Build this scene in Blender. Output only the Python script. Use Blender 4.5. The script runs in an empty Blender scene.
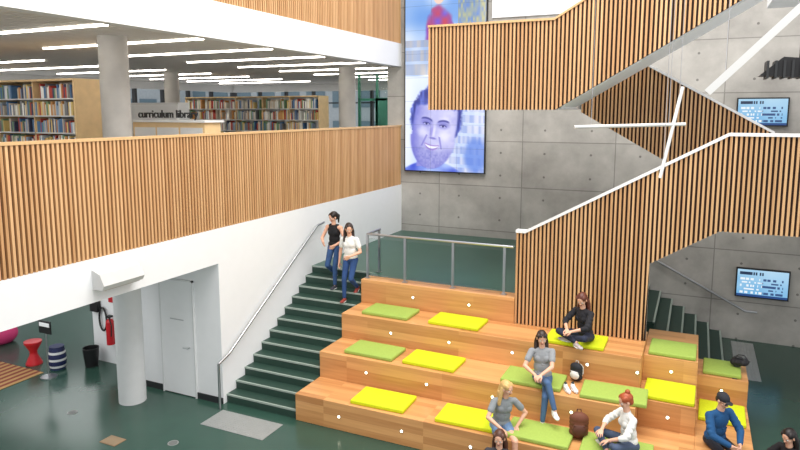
import bpy, bmesh, math, random
import numpy as np
from mathutils import Vector, Matrix
random.seed(4); np.random.seed(4)
S=bpy.context.scene
try:
    S.view_settings.view_transform='Standard'
except Exception: pass

# ---------------------------------------------------------------- materials
def lin(c):
    r=[]
    for v in c[:3]:
        v=v/255.0
        r.append(v/12.92 if v<=0.04045 else ((v+0.055)/1.055)**2.4)
    return (r[0],r[1],r[2],1.0)
MATS={}
def mat(name,col,rough=0.6,metal=0.0,emis=0.0,noise=0.06,nscale=6.0,bump=0.0,alpha=1.0,trans=0.0):
    if name in MATS: return MATS[name]
    m=bpy.data.materials.new(name); m.use_nodes=True
    nt=m.node_tree; N=nt.nodes; L=nt.links
    b=N['Principled BSDF']
    c=lin(col)
    b.inputs['Roughness'].default_value=rough
    b.inputs['Metallic'].default_value=metal
    if noise>0:
        tc=N.new('ShaderNodeTexCoord'); nz=N.new('ShaderNodeTexNoise'); nz.inputs['Scale'].default_value=nscale
        nz.inputs['Detail'].default_value=4
        L.new(tc.outputs['Object'],nz.inputs['Vector'])
        r=N.new('ShaderNodeValToRGB')
        r.color_ramp.elements[0].position=0.3; r.color_ramp.elements[1].position=0.7
        r.color_ramp.elements[0].color=tuple(v*(1-noise) for v in c[:3])+(1,)
        r.color_ramp.elements[1].color=tuple(min(1,v*(1+noise)) for v in c[:3])+(1,)
        L.new(nz.outputs['Fac'],r.inputs['Fac']); L.new(r.outputs['Color'],b.inputs['Base Color'])
        if bump>0:
            bp=N.new('ShaderNodeBump'); bp.inputs['Strength'].default_value=bump; bp.inputs['Distance'].default_value=0.01
            L.new(nz.outputs['Fac'],bp.inputs['Height']); L.new(bp.outputs['Normal'],b.inputs['Normal'])
    else:
        b.inputs['Base Color'].default_value=c
    if emis>0:
        b.inputs['Emission Color'].default_value=c
        b.inputs['Emission Strength'].default_value=emis
    if trans>0:
        b.inputs['Transmission Weight'].default_value=trans
        b.inputs['IOR'].default_value=1.05
    if alpha<1: b.inputs['Alpha'].default_value=alpha
    MATS[name]=m; return m

def wood_mat(name,c1,c2,seam=0.14,axis='X',rough=0.4,gap=True):
    m=bpy.data.materials.new(name); m.use_nodes=True
    nt=m.node_tree; N=nt.nodes; L=nt.links; b=N['Principled BSDF']; b.inputs['Roughness'].default_value=rough
    tc=N.new('ShaderNodeTexCoord'); mp=N.new('ShaderNodeMapping')
    mp.inputs['Scale'].default_value={'X':(0.5,9,9),'Z':(9,9,0.6)}[axis]
    L.new(tc.outputs['Object'],mp.inputs['Vector'])
    nz=N.new('ShaderNodeTexNoise'); nz.inputs['Scale'].default_value=2.5; nz.inputs['Detail'].default_value=6
    L.new(mp.outputs['Vector'],nz.inputs['Vector'])
    sp=N.new('ShaderNodeSeparateXYZ'); L.new(tc.outputs['Object'],sp.inputs[0])
    def fl(sock,s,off=0.013):
        a=N.new('ShaderNodeMath'); a.operation='ADD'; a.inputs[1].default_value=off; L.new(sock,a.inputs[0])
        d=N.new('ShaderNodeMath'); d.operation='DIVIDE'; d.inputs[1].default_value=s; L.new(a.outputs[0],d.inputs[0])
        f=N.new('ShaderNodeMath'); f.operation='FLOOR'; L.new(d.outputs[0],f.inputs[0])
        return d.outputs[0],f.outputs[0]
    cb=N.new('ShaderNodeCombineXYZ')
    if axis=='X':
        dx,fx=fl(sp.outputs[0],1.9); dy,fy=fl(sp.outputs[1],seam); dz,fz=fl(sp.outputs[2],seam)
    else:
        dx,fx=fl(sp.outputs[0],seam); dy,fy=fl(sp.outputs[1],seam); dz,fz=fl(sp.outputs[2],30)
    L.new(fx,cb.inputs[0]); L.new(fy,cb.inputs[1]); L.new(fz,cb.inputs[2])
    wn=N.new('ShaderNodeTexWhiteNoise'); L.new(cb.outputs[0],wn.inputs['Vector'])
    mx=N.new('ShaderNodeMath'); mx.operation='MULTIPLY_ADD'; mx.inputs[1].default_value=0.45
    L.new(wn.outputs['Value'],mx.inputs[0])
    m2=N.new('ShaderNodeMath'); m2.operation='MULTIPLY'; m2.inputs[1].default_value=0.6; L.new(nz.outputs['Fac'],m2.inputs[0])
    L.new(m2.outputs[0],mx.inputs[2])
    r=N.new('ShaderNodeValToRGB'); r.color_ramp.elements[0].color=lin(c1); r.color_ramp.elements[1].color=lin(c2)
    r.color_ramp.elements[0].position=0.15; r.color_ramp.elements[1].position=0.85
    L.new(mx.outputs[0],r.inputs['Fac']); L.new(r.outputs['Color'],b.inputs['Base Color'])
    return m

def concrete_mat(name,c1,c2,px=2.4,pz=1.25):
    m=bpy.data.materials.new(name); m.use_nodes=True
    nt=m.node_tree; N=nt.nodes; L=nt.links; b=N['Principled BSDF']; b.inputs['Roughness'].default_value=0.75
    tc=N.new('ShaderNodeTexCoord'); sp=N.new('ShaderNodeSeparateXYZ'); L.new(tc.outputs['Object'],sp.inputs[0])
    nz=N.new('ShaderNodeTexNoise'); nz.inputs['Scale'].default_value=1.1; nz.inputs['Detail'].default_value=8; nz.inputs['Roughness'].default_value=0.65
    L.new(tc.outputs['Object'],nz.inputs['Vector'])
    r=N.new('ShaderNodeValToRGB'); r.color_ramp.elements[0].position=0.3; r.color_ramp.elements[1].position=0.7
    r.color_ramp.elements[0].color=lin(c1); r.color_ramp.elements[1].color=lin(c2)
    L.new(nz.outputs['Fac'],r.inputs['Fac'])
    def M(op,a,bv=None,c=None):
        n=N.new('ShaderNodeMath'); n.operation=op
        for i,v in enumerate((a,bv,c)):
            if v is None: continue
            if isinstance(v,(int,float)): n.inputs[i].default_value=v
            else: L.new(v,n.inputs[i])
        return n.outputs[0]
    def cell(s,p,o=0.3): return M('FRACT',M('DIVIDE',M('ADD',s,100+o),p))
    def dist(s,p,o=0.3):
        f=cell(s,p,o); return M('MULTIPLY',M('MINIMUM',f,M('SUBTRACT',1.0,f)),p)
    jx=M('LESS_THAN',dist(sp.outputs[0],px),0.012); jz=M('LESS_THAN',dist(sp.outputs[2],pz),0.012)
    joint=M('MAXIMUM',jx,jz)
    hx=M('SUBTRACT',cell(sp.outputs[0],px/2,0.3),0.5); hz=M('SUBTRACT',cell(sp.outputs[2],pz/2,0.3),0.5)
    hx=M('MULTIPLY',hx,px/2); hz=M('MULTIPLY',hz,pz/2)
    hd=M('SQRT',M('ADD',M('MULTIPLY',hx,hx),M('MULTIPLY',hz,hz)))
    hole=M('LESS_THAN',hd,0.03)
    k=M('MAXIMUM',M('MULTIPLY',joint,0.45),M('MULTIPLY',hole,0.6))
    cb=N.new('ShaderNodeCombineXYZ'); L.new(M('FLOOR',M('DIVIDE',M('ADD',sp.outputs[0],100.3),px)),cb.inputs[0]); L.new(M('FLOOR',M('DIVIDE',M('ADD',sp.outputs[2],100.3),pz)),cb.inputs[2])
    wn=N.new('ShaderNodeTexWhiteNoise'); L.new(cb.outputs[0],wn.inputs['Vector'])
    hs=N.new('ShaderNodeHueSaturation'); L.new(r.outputs['Color'],hs.inputs['Color']); L.new(M('MULTIPLY_ADD',wn.outputs['Value'],0.14,0.93),hs.inputs['Value'])
    mx=N.new('ShaderNodeMix'); mx.data_type='RGBA'; L.new(k,mx.inputs['Factor'])
    L.new(hs.outputs['Color'],mx.inputs['A']); mx.inputs['B'].default_value=lin((50,48,45))
    L.new(mx.outputs['Result'],b.inputs['Base Color'])
    bp=N.new('ShaderNodeBump'); bp.inputs['Strength'].default_value=0.2; L.new(nz.outputs['Fac'],bp.inputs['Height']); L.new(bp.outputs['Normal'],b.inputs['Normal'])
    return m

white=mat('white_plaster',(240,241,242),0.8,noise=0.01)
offwhite=mat('offwhite_paint',(222,223,223),0.6,noise=0.02)
slat=wood_mat('oak_slat',(190,140,92),(230,186,136),0.072,'Z',0.5)
slatb=mat('slat_backing',(50,30,20),0.8)
cap=mat('oak_cap',(220,180,130),0.45)
oak=wood_mat('oak_planks',(184,124,72),(230,174,114),0.13,'X',0.35)
concrete=concrete_mat('board_concrete',(154,151,146),(192,189,183))
colmat=mat('column_concrete',(190,186,180),0.7,noise=0.08,nscale=3)
floorm=mat('green_floor',(50,80,69),0.2,noise=0.07,nscale=1.5)
landm=mat('green_landing',(62,96,84),0.35,noise=0.05,nscale=2)
riserm=mat('green_riser',(42,68,58),0.5)
nose=mat('nosing',(158,172,162),0.5,noise=0.03)
steel=mat('brushed_steel',(190,192,195),0.28,1.0,noise=0.02)
black=mat('black_plastic',(22,22,24),0.45)
dark=mat('dark_trim',(40,42,44),0.5)
glass=mat('clear_glass',(235,245,242),0.02,noise=0,trans=1.0)
lampm=mat('lamp_white',(255,248,236),0.5,emis=14,noise=0)
spot=mat('step_light',(255,240,210),0.5,emis=7,noise=0)
ceilm=mat('ceiling_slat',(230,226,220),0.6,noise=0.02)
ceilb=mat('ceiling_void',(120,117,112),0.8,noise=0.02)
carpet=mat('library_carpet',(110,112,110),0.9)
lime=mat('lime_fabric',(208,222,18),0.8,noise=0.05,nscale=30,bump=0.2)
sage=mat('sage_fabric',(158,184,84),0.8,noise=0.05,nscale=30,bump=0.2)
shelfw=mat('shelf_birch',(230,198,148),0.5,noise=0.06)
tact=mat('tactile_steel',(168,170,168),0.4,0.4)
red=mat('red_enamel',(200,30,40),0.35)
pink=mat('pink_fabric',(214,60,120),0.7)

# ---------------------------------------------------------------- mesh builder
class MB:
    def __init__(s): s.v=[];s.f=[];s.m=[];s.mats=[]
    def mi(s,m):
        if m not in s.mats: s.mats.append(m)
        return s.mats.index(m)
    def poly(s,pts,m):
        n=len(s.v); s.v+= [tuple(p) for p in pts]; s.f.append(list(range(n,n+len(pts)))); s.m.append(s.mi(m))
    def hexa(s,p,m):
        n=len(s.v); s.v+=[tuple(q) for q in p]; k=s.mi(m)
        for f in ((0,3,2,1),(4,5,6,7),(0,1,5,4),(1,2,6,5),(2,3,7,6),(3,0,4,7)):
            s.f.append([n+i for i in f]); s.m.append(k)
    def box(s,x0,x1,y0,y1,z0,z1,m):
        x0,x1=min(x0,x1),max(x0,x1); y0,y1=min(y0,y1),max(y0,y1); z0,z1=min(z0,z1),max(z0,z1)
        s.hexa([(x0,y0,z0),(x1,y0,z0),(x1,y1,z0),(x0,y1,z0),(x0,y0,z1),(x1,y0,z1),(x1,y1,z1),(x0,y1,z1)],m)
    def cyl(s,p0,p1,r0,r1,m,n=16,caps=True):
        p0=Vector(p0);p1=Vector(p1); d=(p1-p0).normalized()
        u=d.orthogonal().normalized(); w=d.cross(u); b=len(s.v); k=s.mi(m)
        for p,r in ((p0,r0),(p1,r1)):
            for i in range(n):
                a=2*math.pi*i/n; s.v.append(tuple(p+(u*math.cos(a)+w*math.sin(a))*r))
        for i in range(n):
            j=(i+1)%n; s.f.append([b+i,b+j,b+n+j,b+n+i]); s.m.append(k)
        if caps:
            s.f.append([b+i for i in range(n)][::-1]); s.m.append(k)
            s.f.append([b+n+i for i in range(n)]); s.m.append(k)
    def lathe(s,c,prof,m,n=24):
        for (r0,z0),(r1,z1) in zip(prof[:-1],prof[1:]):
            s.cyl((c[0],c[1],c[2]+z0),(c[0],c[1],c[2]+z1+1e-5),max(r0,1e-4),max(r1,1e-4),m,n,False)
    def tube(s,pts,r,m,n=10):
        for a,b in zip(pts[:-1],pts[1:]): s.cyl(a,b,r,r,m,n)
    def beam(s,p0,p1,side,up,w,h,m):
        p0=Vector(p0);p1=Vector(p1);side=Vector(side).normalized()*w/2;up=Vector(up).normalized()*h/2
        s.hexa([p0-side-up,p1-side-up,p1+side-up,p0+side-up,p0-side+up,p1-side+up,p1+side+up,p0+side+up],m)
    def extr(s,pts,d,m):
        d=Vector(d); a=[Vector(p) for p in pts]; b=[p+d for p in a]
        s.poly(a,m); s.poly(b[::-1],m)
        for i in range(len(a)):
            j=(i+1)%len(a); s.poly([a[j],a[i],b[i],b[j]],m)
    def obj(s,name,smooth=False,bevel=0,parent=None,recalc=True):
        me=bpy.data.meshes.new(name); me.from_pydata(s.v,[],s.f)
        for m in s.mats: me.materials.append(m)
        me.polygons.foreach_set('material_index',s.m)
        if recalc:
            bm=bmesh.new(); bm.from_mesh(me); 
            bmesh.ops.remove_doubles(bm,verts=bm.verts,dist=1e-5) if smooth else None
            bmesh.ops.recalc_face_normals(bm,faces=bm.faces); bm.to_mesh(me); bm.free()
        o=bpy.data.objects.new(name,me); S.collection.objects.link(o)
        if smooth:
            for p in me.polygons: p.use_smooth=True
            md=o.modifiers.new('es','EDGE_SPLIT'); md.split_angle=math.radians(40)
        if bevel>0:
            md=o.modifiers.new('bev','BEVEL'); md.width=bevel; md.segments=2; md.limit_method='ANGLE'
        if parent: o.parent=parent
        return o

def intervals(poly,u):
    zs=[]
    n=len(poly)
    for i in range(n):
        a=poly[i]; b=poly[(i+1)%n]
        if (a[0]<=u)!=(b[0]<=u):
            zs.append(a[1]+(b[1]-a[1])*(u-a[0])/(b[0]-a[0]))
    zs.sort(); return [(zs[i],zs[i+1]) for i in range(0,len(zs)-1,2)]
def slat_panel(name,poly,plane,c,sgn,pitch=0.072,w=0.036,t=0.045,back=None):
    mb=MB(); us=[p[0] for p in poly]; u=min(us)+0.01; um=max(us)
    def P(u,z,d): return (u,c+sgn*d,z) if plane=='Y' else (c+sgn*d,u,z)
    while u+w<um:
        A=intervals(poly,u+1e-5); B=intervals(poly,u+w)
        if len(A)==len(B):
            for (a0,a1),(b0,b1) in zip(A,B):
                mb.hexa([P(u,a0,0),P(u+w,b0,0),P(u+w,b0,t),P(u,a0,t),P(u,a1,0),P(u+w,b1,0),P(u+w,b1,t),P(u,a1,t)],slat)
        u+=pitch
    d=(0,sgn*0.04,0) if plane=='Y' else (sgn*0.04,0,0)
    mb.extr([P(a,b,t) for a,b in poly],d,back or slatb)
    d2=(0,sgn*0.03,0) if plane=='Y' else (sgn*0.03,0,0)
    mb.extr([P(a,b,t+0.04) for a,b in poly],d2,white)
    return mb

XW=-7.9; YB=17.1
# ---------------------------------------------------------------- floor & shell
mb=MB(); mb.box(-22,9,-4,27,-0.2,0,floorm); mb.obj('floor')
mb=MB(); mb.box(-8.35,9,YB,YB+0.35,0,12.5,concrete); mb.obj('wall_back')
mb=MB()
mb.box(XW-0.25,XW,9.05,YB,0,2.73,white)
mb.box(XW-0.25,XW,-2,YB,2.73,3.38,white)
mb.obj('wall_left')
mb=MB(); mb.box(-22,XW-0.25,-2,27,2.73,3.3,white); mb.box(-22,XW-0.25,-2,27,3.3,4.0,carpet); mb.obj('floor_upper_level')
P=slat_panel('b',[(-2,3.382),(-2,5.08),(YB-.005,5.08),(YB-.005,3.382)],'X',XW,-1)
mb=P; mb.box(XW-0.16,XW+0.01,-2,YB-.005,5.08,5.12,cap); mb.obj('balcony_balustrade')
mb=MB(); mb.box(XW-0.25,XW,-2,YB,6.8,7.45,white); mb.box(-22,XW-0.25,-2,27,7.0,8.0,white); mb.obj('trim_upper_fascia')
mb=slat_panel('b',[(-2,7.45),(-2,9.1),(YB-.005,9.1),(YB-.005,7.45)],'X',XW,-1); mb.box(XW-0.16,XW+0.01,-2,YB-.005,9.1,9.14,cap); mb.obj('gallery_balustrade')
mb=MB(); y=-2.0
while y<27:
    mb.box(-22,XW-0.26,y,y+0.12,6.84,6.9,ceilm); y+=0.15
mb.box(-22,XW-0.26,-2,27,6.93,6.99,ceilb); mb.obj('ceiling')
mb=MB()
for i in range(12):
    yy=0.9+2.1*i
    for x0,x1 in ((-12.6,-8.3),(-20.5,-15.5)): mb.box(x0,x1,yy,yy+0.05,6.81,6.85,lampm)
mb.obj('linear_ceiling_light')
for (x,y,z0,z1) in ((-9.6,8.45,0,2.73),(-9.6,8.45,4.0,6.84),(-9.6,16.9,4.0,6.84),(-16.5,8.45,4,6.84),(-16.5,16.9,4,6.84)):
    mb=MB(); mb.cyl((x,y,z0),(x,y,z1),0.25,0.25,colmat if z0>0 else offwhite,40); mb.obj('column',smooth=True)

# ---------------------------------------------------------------- tiers
TY=[9.1,9.93,10.77,11.6]
mb=MB()
XL=-6.3; XR=-0.65
for k in range(3):
    mb.box(XL,XR,TY[k],12.2,0.5*k,0.5*(k+1),oak)
mb.box(XL,-3.0,TY[3],11.95,1.5,2.0,oak)
for x0,x1,ys in ((XR,0.2,(9.1,10.45,11.25)),(0.2,1.0,(9.9,11.9))):
    for k,yy in enumerate(ys): 
        zt=(0.5,0.95,1.4)[k]; zb=(0,0.5,0.95)[k]; mb.box(x0,x1,yy,12.7,zb,zt,oak)
tiers=mb.obj('tiered_seating_steps',bevel=0.008)
mb=MB()
def steplight(x,yy,z):
    mb.cyl((x,yy-0.006,z),(x,yy,z),0.034,0.034,steel,18); mb.cyl((x,yy-0.009,z),(x,yy-.006,z),0.022,0.022,spot,14)
for k,(yy,z) in enumerate(zip(TY,(0.25,0.75,1.25,1.75))):
    for x in (-5.4,-4.2,-3.0,-1.7,-0.9):
        if k==3 and x>-3.2: continue
        steplight(x+0.1*k,yy,z)
for x,yy,z in ((-0.2,9.1,.25),(-0.2,10.45,.72),(-.2,11.25,1.17),(.6,9.9,.25),(.6,11.9,.72)): steplight(x,yy,z)
mb.obj('step_light_set',parent=tiers)
mb=MB(); mb.box(XW,-2.6,12.2,YB,0,2.0,landm); mb.box(XL,-2.9,11.95,12.2,1.5,2.0,landm); mb.obj('floor_landing')
mb=MB(); rise=2.0/12; go=0.277
for i in range(12):
    y0=9.15+go*i
    mb.box(XW+.002,XL,y0,12.2,rise*i,rise*(i+1),riserm)
    mb.box(XW+.002,XL,y0-0.012,y0+0.0,rise*(i+1)-0.03,rise*(i+1)+0.003,nose)
    mb.box(XW+.002,XL,y0,y0+0.02,rise*(i+1),rise*(i+1)+0.003,nose)
mb.obj('main_staircase')
mb=MB()
for i in range(12):
    x1=0.75-0.28*i
    mb.box(-2.6,x1,14.4,YB-.002,rise*i,rise*(i+1),riserm); mb.box(x1-0.03,x1+0.01,14.4,YB-.01,rise*(i+1)-0.03,rise*(i+1)+0.003,nose)
mb.obj('side_staircase')
mb=MB(); mb.tube([(-0.9,YB-0.08,1.85),(1.25,YB-0.08,0.75),(1.5,YB-0.08,0.75)],0.028,steel)
for x,z in ((-0.6,1.68),(0.4,1.17),(1.2,0.77)): mb.tube([(x,YB-0.08,z),(x,YB,z-0.05)],0.01,steel)
mb.obj('handrail',smooth=True)
def tactile(x0,x1,y0,y1):
    mb=MB(); mb.box(x0,x1,y0,y1,0,0.006,tact)
    x=x0+0.03
    while x<x1-0.02:
        y=y0+0.03
        while y<y1-0.02: mb.cyl((x,y,0.006),(x,y,0.014),0.014,0.010,tact,6); y+=0.06
        x+=0.06
    mb.obj('tactile_paving')
tactile(-7.75,-6.4,8.25,8.85); tactile(0.98,1.45,14.5,16.9)

mb=MB(); zt=2.95
posts=[(-6.22,12.3),(-6.22,11.75),(-5.35,11.75),(-4.3,11.75),(-3.25,11.75)]
for x,y in posts:
    mb.box(x-0.025,x+0.025,y-0.012,y+0.012,2.0,zt,steel); mb.box(x-0.05,x+0.05,y-0.05,y+0.05,2.0,2.012,steel)
mb.tube([(-6.22,12.35,zt),(-6.22,11.75,zt),(-3.08,11.75,zt)],0.024,steel)
for a,b in zip(posts[1:-1],posts[2:]): mb.box(a[0]+0.05,b[0]-0.05,11.745,11.757,2.08,2.86,glass)
mb.obj('landing_railing')
mb=MB(); x=XW+0.09
pts=[(x,8.85,0.0),(x,8.85,0.55),(x,8.85,0.88),(x,9.15,0.98),(x,12.3,2.92),(x,12.6,2.95)]
mb.tube(pts,0.024,steel)
for y in (9.6,10.7,11.8): z=0.98+(y-9.15)*0.616; mb.tube([(x,y,z),(XW,y,z-0.06)],0.01,steel)
mb.obj('handrail',smooth=True)

# ---------------------------------------------------------------- feature stairs
def stairbody(mb,x0,z0,x1,z1,y0,y1,n=12,soff=0.32):
    dx=(x1-x0)/n; dz=(z1-z0)/n
    for i in range(n):
        a=x0+dx*i; b=x0+dx*(i+1)
        mb.box(a,b,y0,y1,z0+dz*(i+1)-0.04,z0+dz*(i+1),landm)
        mb.box(a-0.01*np.sign(dx),a+0.02*np.sign(dx),y0,y1,z0+dz*i-0.02,z0+dz*(i+1)-0.04,riserm)
    mb.extr([(x0,y0,z0-0.02),(x0,y0,z0-soff),(x1,y0,z1-soff),(x1,y0,z1-0.06)],(0,y1-y0,0),white)
mb=slat_panel('f1',[(-3.0,1.505),(-3.0,3.27),(-2.82,3.27),(.45,5.12),(6,5.12),(6,3.55),(.4,3.55),(-.65,2.9),(-.65,1.505)],'Y',11.6,1)
for a,b in (((-3.0,3.29),(-2.82,3.29)),((-2.82,3.29),(.45,5.14)),((.45,5.14),(6,5.14))):
    mb.beam((a[0],11.66,a[1]),(b[0],11.66,b[1]),(0,1,0),(0,0,1),0.16,0.05,white)
stairbody(mb,-2.75,2.0,0.6,4.0,11.7,13.2)
mb.box(-2.9,-0.72,11.705,11.95,1.505,2.0,offwhite)
mb.box(0.55,6,11.7,15.2,3.6,4.0,offwhite)
mb.obj('slatted_staircase')
mb=slat_panel('f2',[(1.25,3.5),(1.25,5.1),(-2.2,7.1),(-2.2,5.5)],'Y',13.45,1)
mb.beam((1.25,13.5,5.12),(-2.2,13.5,7.12),(0,1,0),(0,0,1),0.16,0.05,white)
stairbody(mb,1.2,4.0,-2.2,6.0,13.55,15.1)
mb.obj('slatted_staircase')
mb=slat_panel('f3',[(-4.8,5.54),(-4.8,7.1),(-2.4,7.1),(1.6,9.45),(1.6,7.9),(-2.35,5.54)],'Y',11.6,1)
for a,b in (((-4.8,7.12),(-2.4,7.12)),((-2.4,7.12),(1.6,9.47))):
    mb.beam((a[0],11.66,a[1]),(b[0],11.66,b[1]),(0,1,0),(0,0,1),0.16,0.04,cap)
stairbody(mb,-2.3,6.0,1.1,8.0,11.7,13.2,12,0.44)
mb.box(-4.8,-2.25,11.7,15.1,5.56,6.0,white)
mb.box(1.1,6,11.7,15.1,7.56,8.0,white)
mb.obj('slatted_staircase')
mb=MB(); mb.cyl((2.35,15.5,4.0),(2.35,15.5,7.56),0.22,0.22,colmat,32); mb.box(1.9,6,15.2,YB,3.6,4.0,offwhite); mb.obj('column',smooth=False)
mb=MB(); mb.box(-5.2,-1.5,YB-0.06,YB,8.0,12,white); mb.obj('trim_upper_back')

# ---------------------------------------------------------------- screens
def screen(name,x0,x1,z0,z1,y,fn,nx,nz,frame=0.03,strength=1.0,seams=None):
    mb=MB(); mb.box(x0-frame,x1+frame,y,y+0.07,z0-frame,z1+frame,black)
    o=mb.obj(name)
    vs=[];fs=[];cols=[]
    for j in range(nz+1):
        for i in range(nx+1): vs.append((x0+(x1-x0)*i/nx,y-0.004,z0+(z1-z0)*j/nz))
    for j in range(nz):
        for i in range(nx):
            a=j*(nx+1)+i; fs.append((a,a+1,a+nx+2,a+nx+1)); c=lin(fn((i+.5)/nx,(j+.5)/nz)); cols+=list(c)*4
    me=bpy.data.meshes.new('display'); me.from_pydata(vs,[],fs)
    ca=me.color_attributes.new('Col','FLOAT_COLOR','CORNER'); ca.data.foreach_set('color',cols)
    m=bpy.data.materials.new('display_'+name); m.use_nodes=True; N=m.node_tree.nodes; b=N['Principled BSDF']
    at=N.new('ShaderNodeAttribute'); at.attribute_name='Col'
    m.node_tree.links.new(at.outputs['Color'],b.inputs['Emission Color']); b.inputs['Emission Strength'].default_value=strength
    b.inputs['Base Color'].default_value=(0.01,0.01,0.01,1); b.inputs['Roughness'].default_value=0.3
    me.materials.append(m); d=bpy.data.objects.new('display',me); S.collection.objects.link(d); d.parent=o
    return o
def rnd(i,j): 
    return (math.sin(i*127.1+j*311.7)*43758.5453)%1
def vn(x,y):
    xi,yi=math.floor(x),math.floor(y); fx,fy=x-xi,y-yi
    fx=fx*fx*(3-2*fx);fy=fy*fy*(3-2*fy)
    return (rnd(xi,yi)*(1-fx)+rnd(xi+1,yi)*fx)*(1-fy)+(rnd(xi,yi+1)*(1-fx)+rnd(xi+1,yi+1)*fx)*fy
def mixc(a,b,t):
    t=max(0,min(1,t)); return tuple(a[k]*(1-t)+b[k]*t for k in range(3))
def sm(a,b,x):
    t=max(0,min(1,(x-a)/(b-a))); return t*t*(3-2*t)
def videowall(u,v):
    z=3.82+5.78*v; x=u*2.4
    if z<6.5:
        c=mixc((244,248,255),(186,208,248),vn(x*2.2,z*1.7))
        if x>1.3:
            k=(z*3.4+0.15*x)%1; c=mixc(c,mixc((96,122,205),(236,226,232),vn(x*15,math.floor(z*3.4+.15*x)*5)),0.5 if k<0.7 else 0.1)
            c=mixc(c,(90,128,220),.7*(1-sm(.7,1.2,math.hypot((x-2.15)/.35,(z-4.3)/.5))))
        cx,cz=0.9,5.0; a=-0.16; X=((x-cx)*math.cos(a)+(z-cz)*math.sin(a))/1.22; Z=(-(x-cx)*math.sin(a)+(z-cz)*math.cos(a))/1.22
        sh=4.12-0.28*((x-.8)/.9)**2
        c=mixc(c,mixc((62,84,208),(176,200,250),vn(x*4,z*6)),1-sm(sh-.04,sh+.03,z))
        nk=(1-sm(.26,.32,abs(X+.02)))*(1 if Z<-.45 and z>3.95 else 0); c=mixc(c,mixc((136,136,218),(172,172,236),(X+.3)/.6),nk)
        w=0.56-0.04*sm(.2,.8,Z)
        if Z<-.2: w=0.56*math.sqrt(max(0,1-((-Z-.1)/.82)**2))*1.02+0.02
        hair=math.hypot(X/0.66,(Z-0.3)/0.74)+0.09*(vn(x*7,z*7)-.5)+.05*(vn(x*20,z*20)-.5)
        if Z>-0.1: c=mixc(c,mixc((44,52,138),(112,132,226),vn(X*18+3+Z*3,Z*5)**1.3),1-sm(.93,1.05,hair))
        hl=0.55+0.07*math.sin(X*5+1)+.09*(vn(x*10,2)-.5)
        inside=1-sm(w-.05,w+.02,abs(X)); inside*=1-sm(hl-.04,hl+.05,Z); inside*=1 if Z>-.95 else 0
        if inside>0:
            lit=0.66+0.5*X-0.5*(abs(X)/max(w,.1))**3-0.15*max(0,-Z)+.2*(vn(x*4,z*4)-.5)+.1*(vn(x*13,z*13)-.5)
            f=mixc((126,128,214),(238,236,255),lit)
            for s in (-1,1):
                ex=s*.21
                f=mixc(f,(110,110,202),.7*(1-sm(.4,1.6,math.hypot((X-ex)/.14,(Z-.15)/.09))))
                f=mixc(f,(250,248,255),.5*(1-sm(.2,1.4,math.hypot((X-s*.27)/.15,(Z+.1)/.12))))
                f=mixc(f,(214,216,244),.8*(1-sm(.6,1.1,math.hypot((X-ex)/.075,(Z-.11)/.022))))
                f=mixc(f,(44,46,112),1-sm(.6,1.2,math.hypot((X-ex)/.032,(Z-.115)/.028)))
                f=mixc(f,(64,64,144),.85*(1-sm(.004,.022,abs(Z-.14+(X-ex)**2*3)))*(1-sm(.07,.11,abs(X-ex))))
                f=mixc(f,(62,64,150),.85*(1-sm(.008,.034,abs(Z-.24+(X-ex)**2*1.8-s*(X-ex)*.1)))*(1-sm(.10,.17,abs(X-ex))))
                f=mixc(f,(116,112,204),.6*(1-sm(.01,.035,abs(abs(X)-.15-.35*(-.12-Z))))*(1 if -.42<Z<-.14 else 0)) if s>0 else f
            f=mixc(f,(138,134,220),.6*(1-sm(.01,.06,abs(X+.06)))*(sm(-.22,-.1,Z))*(1-sm(.0,.14,Z)))
            f=mixc(f,(252,250,255),.5*(1-sm(.01,.05,abs(X-.01)))*(sm(-.2,-.1,Z))*(1-sm(.0,.15,Z)))
            f=mixc(f,(108,104,200),.75*(1-sm(.5,1.4,math.hypot(X/.09,(Z+.2)/.026))))
            my=-.385+.9*X*X; op=.06*max(0,1-(X/.18)**2)
            f=mixc(f,(158,122,206),.8*(1-sm(.005,.03,abs(Z-my-.008)))*(1-sm(.16,.21,abs(X))))
            f=mixc(f,(166,130,212),.8*(1-sm(.01,.04,abs(Z-(my-op-.015))))*(1-sm(.12,.18,abs(X))))
            teeth=(sm(my-op-.008,my-op+.008,Z))*(1-sm(my-.008,my+.008,Z)) if op>.006 else 0
            f=mixc(f,(244,246,255),teeth)
            f=mixc(f,(100,104,194),(1-teeth)*.4*sm(-.28,-.6,Z)*(.5+vn(x*22,z*22)))
            c=mixc(c,f,inside)
    elif z<7.5:
        c=mixc((238,242,250),(150,180,228),vn(x*3,z*2))
        k=(z*2.6)%1
        if k<0.8: c=mixc(c,mixc((190,160,130),(110,130,180),vn(x*18,math.floor(z*2.6)*3)),0.4)
    else:
        c=mixc((96,150,226),(250,252,255),vn(x*2+9,z*1.6))
        c=mixc(c,mixc((200,70,96),(120,90,210),vn(x*5,z*5)),1-sm(.85,1.05,math.hypot((x-1.05)/0.5,(z-7.75)/0.75)+.25*vn(x*6,z*6)))
        c=mixc(c,(232,204,110),1-sm(.85,1.05,math.hypot((x-1.02)/0.24,(z-8.74)/0.28)+.15*vn(x*9,z*9)))
        c=mixc(c,(242,208,192),1-sm(.85,1.05,math.hypot((x-1.02)/0.16,(z-8.67)/0.22)))
        if x>1.6: c=mixc(c,mixc((235,205,80),(90,120,200),vn(x*20,z*8)),0.6)
    if abs(((u*3)%1)-0.5)>0.494 or abs(((z-3.82)/0.66)%1-0.5)>0.49: c=mixc(c,(60,70,100),0.25)
    return c
screen('video_wall',-7.72,-5.34,3.82,9.6,YB-0.12,videowall,200,480,0.03,1.1)
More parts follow.
